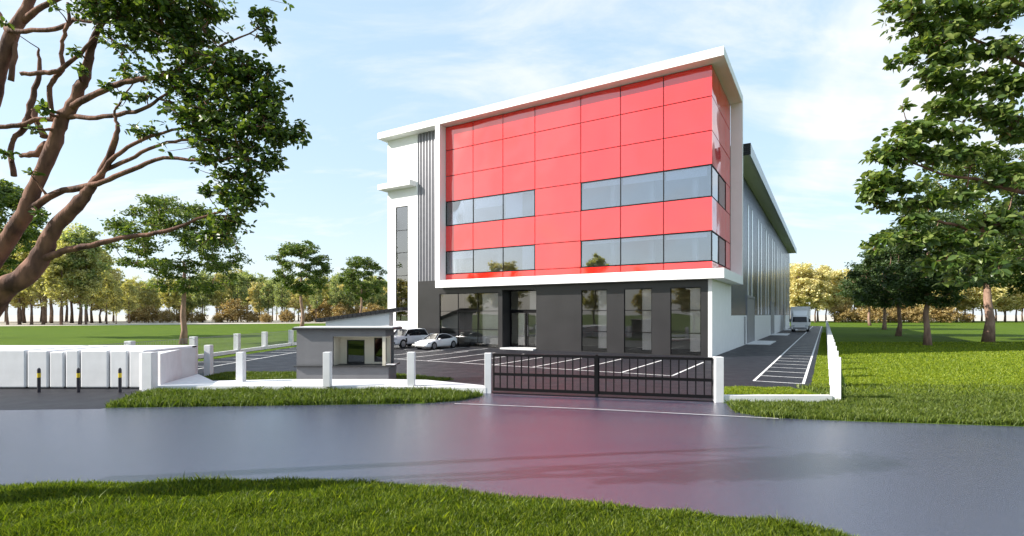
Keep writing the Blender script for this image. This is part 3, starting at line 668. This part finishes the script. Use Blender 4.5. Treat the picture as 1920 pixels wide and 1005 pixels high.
def curve(a, b, rng, bend, n=5):
    a = Vector(a); b = Vector(b); d = (b-a).length; o = Vector(rng.normal(0, 1, 3))*d*bend; o.z = abs(o.z)*-.6
    return [a.lerp(b, i/n)+o*(4*(i/n)*(1-i/n))*.5+Vector(rng.normal(0, 1, 3))*d*.015*(0 < i < n) for i in range(n+1)]
def attach(nodes_, targets, rng, mb, rmin, bend=.16, k=.62, nside=6):
    # grow a branch from the nearest existing limb to every target
    for t in targets:
        t = Vector(t); best = None
        for (p, r) in nodes_:
            dd = (p-t).length+max(0, p.z-t.z)*1.2-r*2
            if best is None or dd < best[0]: best = (dd, p, r)
        _, p, r = best; pts = curve(p, t, rng, bend); r0 = max(rmin*1.6, r*k)
        rad = [r0+(rmin-r0)*(i/(len(pts)-1))**.8 for i in range(len(pts))]
        mb.tube(pts, rad, nside)
        nodes_ += [(q, rr) for q, rr in zip(pts[1:], rad[1:])]
def make_tree(name, seed, H, fork, cw, cb, npads, nleaf, lsize, bark, leafm, trunk_r, lean=0., flat=.45, padr=.17, top=.5, shape='clump', twigs=0):
    rng = np.random.default_rng(seed); mb = MB()
    zt = fork+(H-fork)*top
    tp = [Vector((lean*z/H+rng.normal(0, .006*H*(z > 0)), rng.normal(0, .006*H*(z > 0)), z)) for z in np.linspace(0, zt, 7)]
    tr = [trunk_r*(1.35 if i == 0 else 1-.10*i) for i in range(7)]
    mb.tube(tp, tr, 9)
    nd = [(p, r) for p, r in zip(tp, tr) if p.z >= fork*.85] or [(tp[-1], tr[-1])]
    zc = (H+cb)/2; rzz = (H-cb)/2; T = []
    while len(T) < npads:
        u = rng.normal(0, 1, 3); u /= np.linalg.norm(u); rr = rng.uniform(.45, 1)**.6*.88
        z = zc+u[2]*rr*rzz; wz = 1-.25*max(0, (cb+.25*(H-cb)-z)/(H-cb))
        p = np.array([u[0]*rr*cw/2*wz+lean, u[1]*rr*cw/2*wz, z])
        if all(np.linalg.norm((p-q)*[1, 1, 1.6]) > cw*.085 for q in T) or rng.random() < .05: T.append(p)
    T.sort(key=lambda p: np.linalg.norm(p-np.array([lean*.5, 0, fork])))
    attach(nd, T, rng, mb, trunk_r*.09)
    cen = []; per = max(1, nleaf//len(T))
    for p in T:
        R0 = cw*padr*rng.uniform(.6, 1.3); sub = rng.normal(0, 1, (6, 3))*[R0*.62, R0*.62, R0*flat*.6]+p
        if twigs:
            for q in sub[:twigs]: mb.tube(curve(p, q, rng, .1, 3), [trunk_r*.06, trunk_r*.045, trunk_r*.035, trunk_r*.02], 4)
        w_ = rng.integers(0, 6, per); cen.append(sub[w_]+rng.normal(0, 1, (per, 3))*[R0*.30, R0*.30, R0*flat*.32])
    cen = np.concatenate(cen); v, f = leaves(cen, lsize, rng, shape=shape)
    return mb.mesh(name+'_trunk', bark, True), np_mesh(name+'_crown', v, f, leafm)
def place(meshes, loc, rz=0, s=1., label='', group=None, name='tree', cat='tree', sxy=None):
    o = empty(name, (loc[0], loc[1], 0), rz); o.scale = (sxy or s, sxy or s, s); tag(o, label, cat, group)
    for n, me in zip(('trunk', 'crown'), meshes):
        c = bpy.data.objects.new(n, me); C.objects.link(c); c.parent = o
    return o
def gnd(px, d): return ((px-960)/F*d, d)

# three mid distance trees on the left, five on the right
t1 = make_tree('vase_tree', 11, 16.5, 2.9, 14.0, 4.6, 100, 23000, .27, M['barkm'], M['leafm'], .33, flat=.38, padr=.075, top=.45, shape='leaf')
place(t1, gnd(343, 56), 1.0, 1., 'open crowned tree with a reddish trunk on the left lawn beyond the white cabinets')
t2 = make_tree('tall_tree', 23, 19.0, 4.5, 12.0, 6.0, 85, 17000, .36, M['barkm'], M['leafm'], .38, flat=.45, padr=.08, top=.5, shape='leaf')
place(t2, gnd(565, 105), 2.0, 1., 'slender tree with a pale orange trunk left of the guard house roof')
place(t2, gnd(678, 130), 4.4, .98, 'smaller slender tree just left of the white tower')
t0 = make_tree('broad_tree', 31, 24, 6, 13, 8, 60, 17000, .40, M['barkd'], M['leafm'], .4, flat=.45, padr=.09, shape='leaf')
place(t0, gnd(-30, 70), .3, 1., 'tall green tree at the left edge behind the big foreground branches')
tr_ = make_tree('dark_tree', 41, 14, 2.8, 10.5, 3.5, 84, 27000, .25, M['barkm'], M['leafd'], .30, flat=.45, padr=.095, top=.6, shape='leaf')
tr2 = make_tree('dark_tree_b', 47, 14, 2.8, 11.5, 3.4, 84, 22000, .30, M['barkm'], M['leafd'], .30, flat=.48, padr=.10, top=.6, shape='leaf')
g_ = 'row of dark trees on the right lawn'
place(tr_, gnd(1739, 53.5), 0, 1.02, 'nearest dark tree of the row on the right lawn with a stout pinkish trunk', g_)
place(tr2, gnd(1684, 77.6), 1.4, 1.06, 'second dark tree of the row, behind the nearest stout one', g_)
place(tr2, gnd(1658, 111), 3.0, 1.2, 'third dark tree of the row on the right lawn', g_)
place(tr2, gnd(1631, 150), 5.0, 1.25, 'farthest and smallest looking dark tree of the row on the right lawn', g_)
tb = make_tree('big_tree', 53, 24.5, 3.6, 17, 5, 100, 40000, .32, M['barkm'], M['leafm'], .48, flat=.4, padr=.08, top=.55, shape='leaf', lean=1.0)
place(tb, gnd(1853, 60), .7, 1., 'large tree with spreading pink limbs at the right, beyond the dark row')
place(tr_, gnd(1960, 66), 2.2, 1.5, 'dark tree at the right picture edge beside the large spreading tree')

# far woods
rg3 = random.Random(3)
ol = [make_tree('olive_%d' % i, 60+i, 26, 7, 11, 6, 44, 8000, .62, M['barkd'], M['leafo'] if i < 2 else M['leafo2'], .34, flat=.75, padr=.15, top=.8) for i in range(4)]
go = [make_tree('gold_%d' % i, 80+i, 24, 5, 13, 4.5, 44, 11000, .66, M['barkd'], M['leafg'], .34, flat=.6, padr=.14, top=.75) for i in range(2)]
bu = make_tree('shrub', 90, 8, .6, 10, .3, 30, 6500, .48, M['barkd'], M['leafb'], .14, flat=.7, padr=.17)
LB = ['slim olive tree standing in the far wood left of the white tower', 'slim olive tree standing in the far wood left of the white tower', 'green tree standing in the far wood left of the white tower', 'green tree standing in the far wood left of the white tower']
LG = 'golden yellow tree standing in the far wood left of the white tower'
def top_y(px):      # height of the far tree line in the photograph
    pts = [(-120, 400), (0, 410), (60, 430), (150, 425), (190, 470), (215, 520), (300, 520), (400, 505), (440, 490), (500, 515), (560, 510), (620, 515), (660, 505), (740, 520)]
    for (a, ya), (c, yc) in zip(pts, pts[1:]):
        if a <= px <= c: return ya+(yc-ya)*(px-a)/(c-a)
    return 515
for row, (d0, n, hs) in enumerate(((158, 32, 1.0), (190, 34, 1.0), (225, 40, 1.02))):
    for i in range(n):
        px = -110+(840/n)*(i+.5)+rg3.uniform(-12, 12); d = d0+rg3.uniform(-6, 8)+max(0, min(55, (px-150)*.35))
        H = (HC+(YH-top_y(px))/F*d)*hs*rg3.uniform(.82, 1.04); k = rg3.choice((0, 0, 1, 1, 2, 3) if px < 330 else (0, 1, 2, 2, 3, 3))
        s = H/26
        if row == 1 and i % 3 == 0:
            place(go[i % 2], gnd(px, d), rg3.uniform(0, 6.28), s*.9, LG, 'golden trees of the far left wood', sxy=s); continue
        place(ol[k], gnd(px, d), rg3.uniform(0, 6.28), s, LB[k], 'trees of the far left wood' if k < 2 else 'green trees of the far left wood', sxy=s*rg3.uniform(.65, 1.05))
for row, (d0, n) in enumerate(((215, 18), (245, 20))):
    for i in range(n):
        px = 1462+(520/n)*(i+.5)+rg3.uniform(-8, 8); d = d0+rg3.uniform(-6, 8)
        H = (HC+(YH-(488 if px < 1570 else 500))/F*d)*rg3.uniform(.84, 1.05); k = rg3.choice((0, 1)); s = H/24
        place(go[k], gnd(px, d), rg3.uniform(0, 6.28), s, 'golden yellow tree in the far wood right of the warehouse', 'golden trees of the far right wood', sxy=s*rg3.uniform(.85, 1.1))
for a, c, n, d0 in ((235, 520, 9, 205), (520, 720, 6, 215), (1560, 1830, 9, 205)):
    for i in range(n):
        px = a+(c-a)*(i+.5)/n+rg3.uniform(-6, 6)
        place(bu, gnd(px, d0+rg3.uniform(-4, 5)), rg3.uniform(0, 6.28), rg3.uniform(.35, .95)*d0/170, 'rust coloured shrub at the foot of the far left wood' if px < 900 else 'rust coloured shrub at the foot of the golden right wood',
              'rusty shrubs below the far left wood' if px < 900 else 'rusty shrubs below the golden wood', 'shrub', 'shrub')
# autumn trees across the road, behind the viewpoint: they are what the glass and the panels mirror
for i, (xl_, yl_, s) in enumerate(((-4, -66, .45), (-14, -60, .5), (-24, -64, .44), (-33, -58, .62), (-44, -63, .5), (-55, -58, .66), (-66, -64, .48), (-77, -57, .6), (-90, -62, .55))):
    place(go[i % 2] if i % 3 else ol[0], W(xl_, yl_), i*1.3, s, 'autumn tree mirrored in the office windows', 'autumn trees mirrored in the glass')

# ------------------------------------------------------------------ big foreground tree on the left (limbs as seen)
def near_tree(label, base, limbs, pads, d, leafm, lsize, nleaf, seed, ntw=5, padz=.75, per_ros=6):
    rng = np.random.default_rng(seed); mb = MB(); nd = []
    o = empty('tree', (*base, 0)); tag(o, label, 'tree'); off_ = Vector((*base, 0))
    for pts in limbs:
        P = [P3(a, b2, d+dd)-off_ for a, b2, _, dd in pts]; r = [q[2]*.86/F*d for q in pts]
        # smooth the traced line
        PP, RR = [], []
        for i in range(len(P)-1):
            p0 = P[max(i-1, 0)]; p1 = P[i]; p2 = P[i+1]; p3 = P[min(i+2, len(P)-1)]
            for k in range(4):
                t = k/4; PP.append(.5*((2*p1)+(p2-p0)*t+(2*p0-5*p1+4*p2-p3)*t*t+(3*p1-p0-3*p2+p3)*t**3)+Vector(rng.normal(0, .008, 3)))
                RR.append((r[i]+(r[i+1]-r[i])*t)*(1+rng.normal(0, .03)))
        PP.append(P[-1]); RR.append(r[-1]); mb.tube(PP, RR, 12); nd += [(p, q) for p, q in zip(PP, RR) if q < 11/F*d]
    cen = []; dirs = []; tot = sum(a[4] for a in pads); T = []
    for (cx_, cy_, rx, ry, wgt) in pads:
        n = max(2, int(nleaf/per_ros*wgt/tot))
        c0 = P3(cx_, cy_, d)-off_; sx = rx/F*d; sz = ry/F*d
        nt = max(2, int(math.sqrt(n)*.9)); u = rng.normal(0, 1, (nt, 3)); u /= np.linalg.norm(u, axis=1)[:, None]; u *= rng.uniform(.2, .85, (nt, 1))
        tt = u*[sx, sx*padz, sz]+np.array(c0); T += [tuple(x) for x in tt]
        u = rng.normal(0, 1, (n, 3)); u /= np.linalg.norm(u, axis=1)[:, None]; u *= rng.uniform(0, 1, (n, 1))**.42
        pp = u*[sx, sx*padz, sz]+np.array(c0)
        # pull rosettes towards twig ends so that gaps stay open
        j = np.argmin(((pp[:, None]-tt[None])**2).sum(2), axis=1); pp = pp*.62+tt[j]*.38+rng.normal(0, .14, (n, 3))*[sx, sx, sz]*(rng.random((n, 1)) < .5)*2.0
        for p, jj in zip(pp, j):
            if rng.random() < .5:
                q = Vector(tt[jj]); e = Vector(p); mb.tube([q, q.lerp(e, .5)+Vector((0, 0, -.01)), e], [.007, .005, .003], 4)
            for k in range(per_ros):
                a = rng.uniform(0, 6.28); dr = np.array([math.cos(a), math.sin(a), rng.uniform(-.5, .3)])
                cen.append(p+dr*lsize*.18+rng.normal(0, .012, 3)); dirs.append(dr)
    T.sort(key=lambda t: min((Vector(t)-p).length for p, _ in nd))
    attach(nd, T, rng, mb, .006, .12, .5, 5)
    mb.build('trunk', M['bark'], o, True)
    v, f = leaves(np.array(cen), lsize, rng, up=.35, dirs=np.array(dirs))
    c = bpy.data.objects.new('crown', np_mesh('near_crown', v, f, leafm)); C.objects.link(c); c.parent = o
limbsL = [
 [(-330, 955, 60, 0), (-240, 840, 46, 0), (-140, 720, 38, 0), (-55, 620, 30, 0), (0, 545, 25, 0), (36, 527, 21, 0), (72, 489, 20, .1), (90, 448, 16, .1), (112, 417, 14, .1), (152, 377, 13, .1), (171, 350, 10, .1), (191, 320, 8, .1), (215, 267, 6, 0), (221, 239, 4.0, 0), (214, 215, 2.6, 0), (226, 190, 2, 0), (243, 165, 1.4, 0), (262, 140, 1, 0)],
 [(72, 489, 12, .1), (95, 480, 8, .1), (125, 469, 7, .1), (188, 455, 6, .1), (242, 444, 5, .2), (313, 433, 4.5, .2), (372, 410, 3, .2), (420, 395, 2, .2)],
 [(-140, 720, 26, .3), (-70, 580, 20, .3), (0, 471, 16, .3), (27, 430, 16, .3), (48, 398, 16, .3), (62, 358, 14, .3), (88, 302, 14, .3), (107, 252, 14, .3), (118, 223, 13, .3), (135, 198, 12, .3), (155, 155, 11, .3), (168, 105, 9, .3), (180, 65, 7, .3), (205, 20, 5, .3), (230, -40, 4, .3)],
 [(50, 398, 9, .3), (105, 362, 7, .2), (159, 350, 6.5, .1), (191, 342, 5.5, 0), (247, 318, 5, 0), (310, 297, 4, 0), (398, 303, 3, 0), (450, 290, 2, 0)],
 [(171, 350, 6, .1), (205, 305, 5, 0), (230, 283, 4, 0), (279, 258, 3.5, 0), (340, 240, 2.5, 0), (400, 225, 2, 0)],
 [(191, 322, 5, .1), (240, 300, 4, 0), (290, 275, 3.5, 0), (340, 262, 3, 0), (410, 262, 2, 0)],
 [(131, 203, 8, .3), (159, 187, 7, .2), (199, 167, 6, .1), (247, 151, 5.5, 0), (318, 137, 5, 0), (382, 111, 3.5, 0), (418, 84, 2.5, 0), (458, 66, 1.6, 0), (490, 50, 1.2, 0)],
 [(107, 226, 7, .3), (135, 219, 5.5, .3), (167, 221, 5, .2), (223, 215, 4.5, .1), (279, 199, 3.5, 0), (310, 175, 2.5, 0), (340, 160, 2, 0)],
 [(-60, 242, 6, .3), (0, 238, 5, .3), (40, 233, 5, .3), (70, 224, 5, .3), (107, 224, 5, .3)],
 [(24, 330, 6, .4), (22, 271, 5, .4), (40, 245, 6, .4), (52, 228, 8, .4), (60, 187, 6, .4), (72, 147, 5, .4), (73, 110, 3.5, .4), (72, 90, 1.5, .4)],
 [(84, 258, 8, .4), (72, 235, 6, .4), (62, 205, 6, .4)],
 [(88, 270, 10, .4), (68, 288, 8, .4), (38, 293, 4, .4)],
 [(97, 225, 5, .3), (94, 163, 5, .3), (115, 130, 5, .3), (115, 92, 4, .3), (122, 65, 4, .3), (129, 38, 3.5, .3), (127, 5, 3, .3)],
 [(38, 139, 4, .2), (75, 137, 5, .2), (110, 131, 5, .2), (150, 100, 4, .2), (182, 68, 3, .2)],
 [(-150, 720, 30, .9), (-110, 520, 24, .9), (-70, 330, 20, .9), (-18, 190, 16, .9), (0, 125, 15, .9), (24, 62, 14, .9), (44, 28, 12, .9), (66, -20, 10, .9), (100, -80, 8, .9)],
 [(44, 40, 8, .9), (80, 12, 6, .8), (125, -10, 5, .8)],
 [(10, 56, 6, .8), (60, 58, 5, .7), (111, 52, 5, .6), (140, 38, 4.5, .5), (180, 40, 3.5, .3), (240, 30, 2.5, .1)],
 [(20, 150, 6, .9), (28, 90, 5, .9), (16, 60, 4, .9), (-4, 20, 3, .9)],
]
padsL = [(225, 15, 90, 40, 3.), (320, 20, 90, 60, 4.6), (250, 70, 70, 40, 1.4), (350, 75, 60, 50, 2.2), (395, 20, 30, 25, .5), (180, 10, 50, 30, 1.), (300, -40, 140, 40, 2.5),
         (410, 135, 70, 50, 2.4), (470, 130, 50, 45, 1.7), (330, 150, 60, 45, 1.2), (350, 200, 55, 40, 1.0), (430, 200, 70, 55, 2.8), (505, 190, 45, 50, 1.9), (500, 250, 65, 38, 2.3), (555, 250, 24, 22, .45),
         (420, 265, 80, 35, 1.8), (380, 232, 50, 30, .8), (490, 305, 50, 26, 1.0), (430, 325, 45, 20, .6), (390, 300, 30, 16, .3), (450, 370, 45, 32, 1.2), (420, 410, 36, 28, .7), (390, 360, 18, 14, .2), (475, 350, 26, 30, .5), (405, 440, 36, 22, .5),
         (490, 40, 26, 34, .55), (508, 75, 15, 14, .15), (240, 130, 45, 20, .3), (205, 165, 22, 14, .12), (262, 245, 24, 14, .2), (285, 250, 20, 8, .14), (80, 205, 18, 16, .16), (65, 243, 12, 8, .07), (150, 130, 14, 14, .1), (140, 95, 14, 10, .1), (105, 15, 12, 5, .05), (10, 40, 8, 12, .05), (250, 180, 40, 18, .22), (10, 290, 12, 10, .08), (78, 400, 16, 8, .08), (62, 325, 10, 8, .05)]
near_tree('large leaning tree with red brown limbs and dark leaves filling the upper left', ((-330-960)/F*8.5, 8.5), limbsL, padsL, 8.5, M['leafn'], .082, 17500, 5)
limbsR = [
 [(2230, 900, 40, 0), (2215, 600, 34, 0), (2190, 380, 28, 0), (2160, 180, 22, 0), (2120, -60, 16, 0)],
 [(2190, 420, 14, 0), (2060, 410, 10, 0), (1960, 395, 7, 0), (1895, 412, 5, 0), (1840, 433, 4, 0), (1785, 420, 3, 0), (1735, 408, 2.4, 0), (1690, 380, 1.6, 0)],
 [(2190, 380, 12, .3), (2050, 370, 8, .2), (1935, 362, 5, .1), (1880, 352, 4, 0), (1830, 336, 3.4, 0), (1765, 326, 2.4, 0), (1700, 300, 1.6, 0)],
 [(2180, 300, 12, 0), (2030, 270, 8, 0), (1920, 225, 5, 0), (1870, 215, 3.5, 0), (1800, 180, 2, 0)],
 [(2150, 180, 12, 0), (2020, 150, 8, 0), (1920, 122, 5, 0), (1880, 98, 3.5, 0), (1800, 60, 2, 0)],
 [(2140, 60, 10, 0), (2000, 20, 6, 0), (1880, 0, 4, 0), (1780, -20, 2, 0)],

 [(2190, 450, 6, .6), (2040, 470, 4, .6), (1930, 485, 2.5, .6), (1850, 480, 1.6, .6), (1760, 490, 1, .6)],
]
padsR = [(1740, 15, 75, 22, 1.9), (1850, 25, 90, 30, 2.4), (1720, 55, 35, 18, .6), (1780, 62, 60, 20, 1.2), (1735, 88, 46, 14, .8), (1860, 95, 60, 22, 1.3), (1700, 112, 20, 12, .25), (1775, 108, 45, 13, .7), (1750, 145, 45, 20, 1.1), (1800, 165, 40, 18, .9),
         (1890, 160, 45, 30, 1.3), (1850, 140, 30, 16, .5), (1790, 205, 50, 16, .9), (1760, 195, 30, 12, .4), (1860, 210, 40, 26, .9), (1900, 240, 40, 34, 1.3), (1715, 240, 38, 17, .9), (1780, 250, 45, 14, .8), (1690, 275, 48, 17, 1.0), (1750, 290, 55, 20, 1.3), (1665, 298, 32, 14, .5), (1820, 285, 40, 20, .8),
         (1660, 335, 40, 17, .8), (1700, 345, 36, 16, .6), (1640, 362, 30, 16, .7), (1662, 385, 30, 14, .5), (1730, 380, 40, 16, .6), (1700, 412, 30, 16, .5), (1800, 370, 50, 22, .9), (1880, 330, 50, 34, 1.5), (1660, 450, 42, 12, .6), (1720, 445, 45, 18, .9), (1790, 450, 50, 24, 1.3), (1870, 420, 50, 30, 1.4), (1760, 490, 50, 20, .9), (1850, 490, 60, 26, 1.3), (1800, 520, 40, 14, .4), (1662, 5, 14, 8, .12), (1630, 372, 12, 9, .1), (1622, 350, 10, 8, .08), (1672, 118, 12, 7, .08), (1640, 285, 12, 8, .1), (1640, 468, 14, 7, .1), (1694, 200, 12, 6, .06)]
near_tree('large overhanging tree with sunlit broad leaves entering from the right edge', ((2230-960)/F*10, 10), limbsR, padsR, 10.0, M['leafr'], .128, 11500, 9)
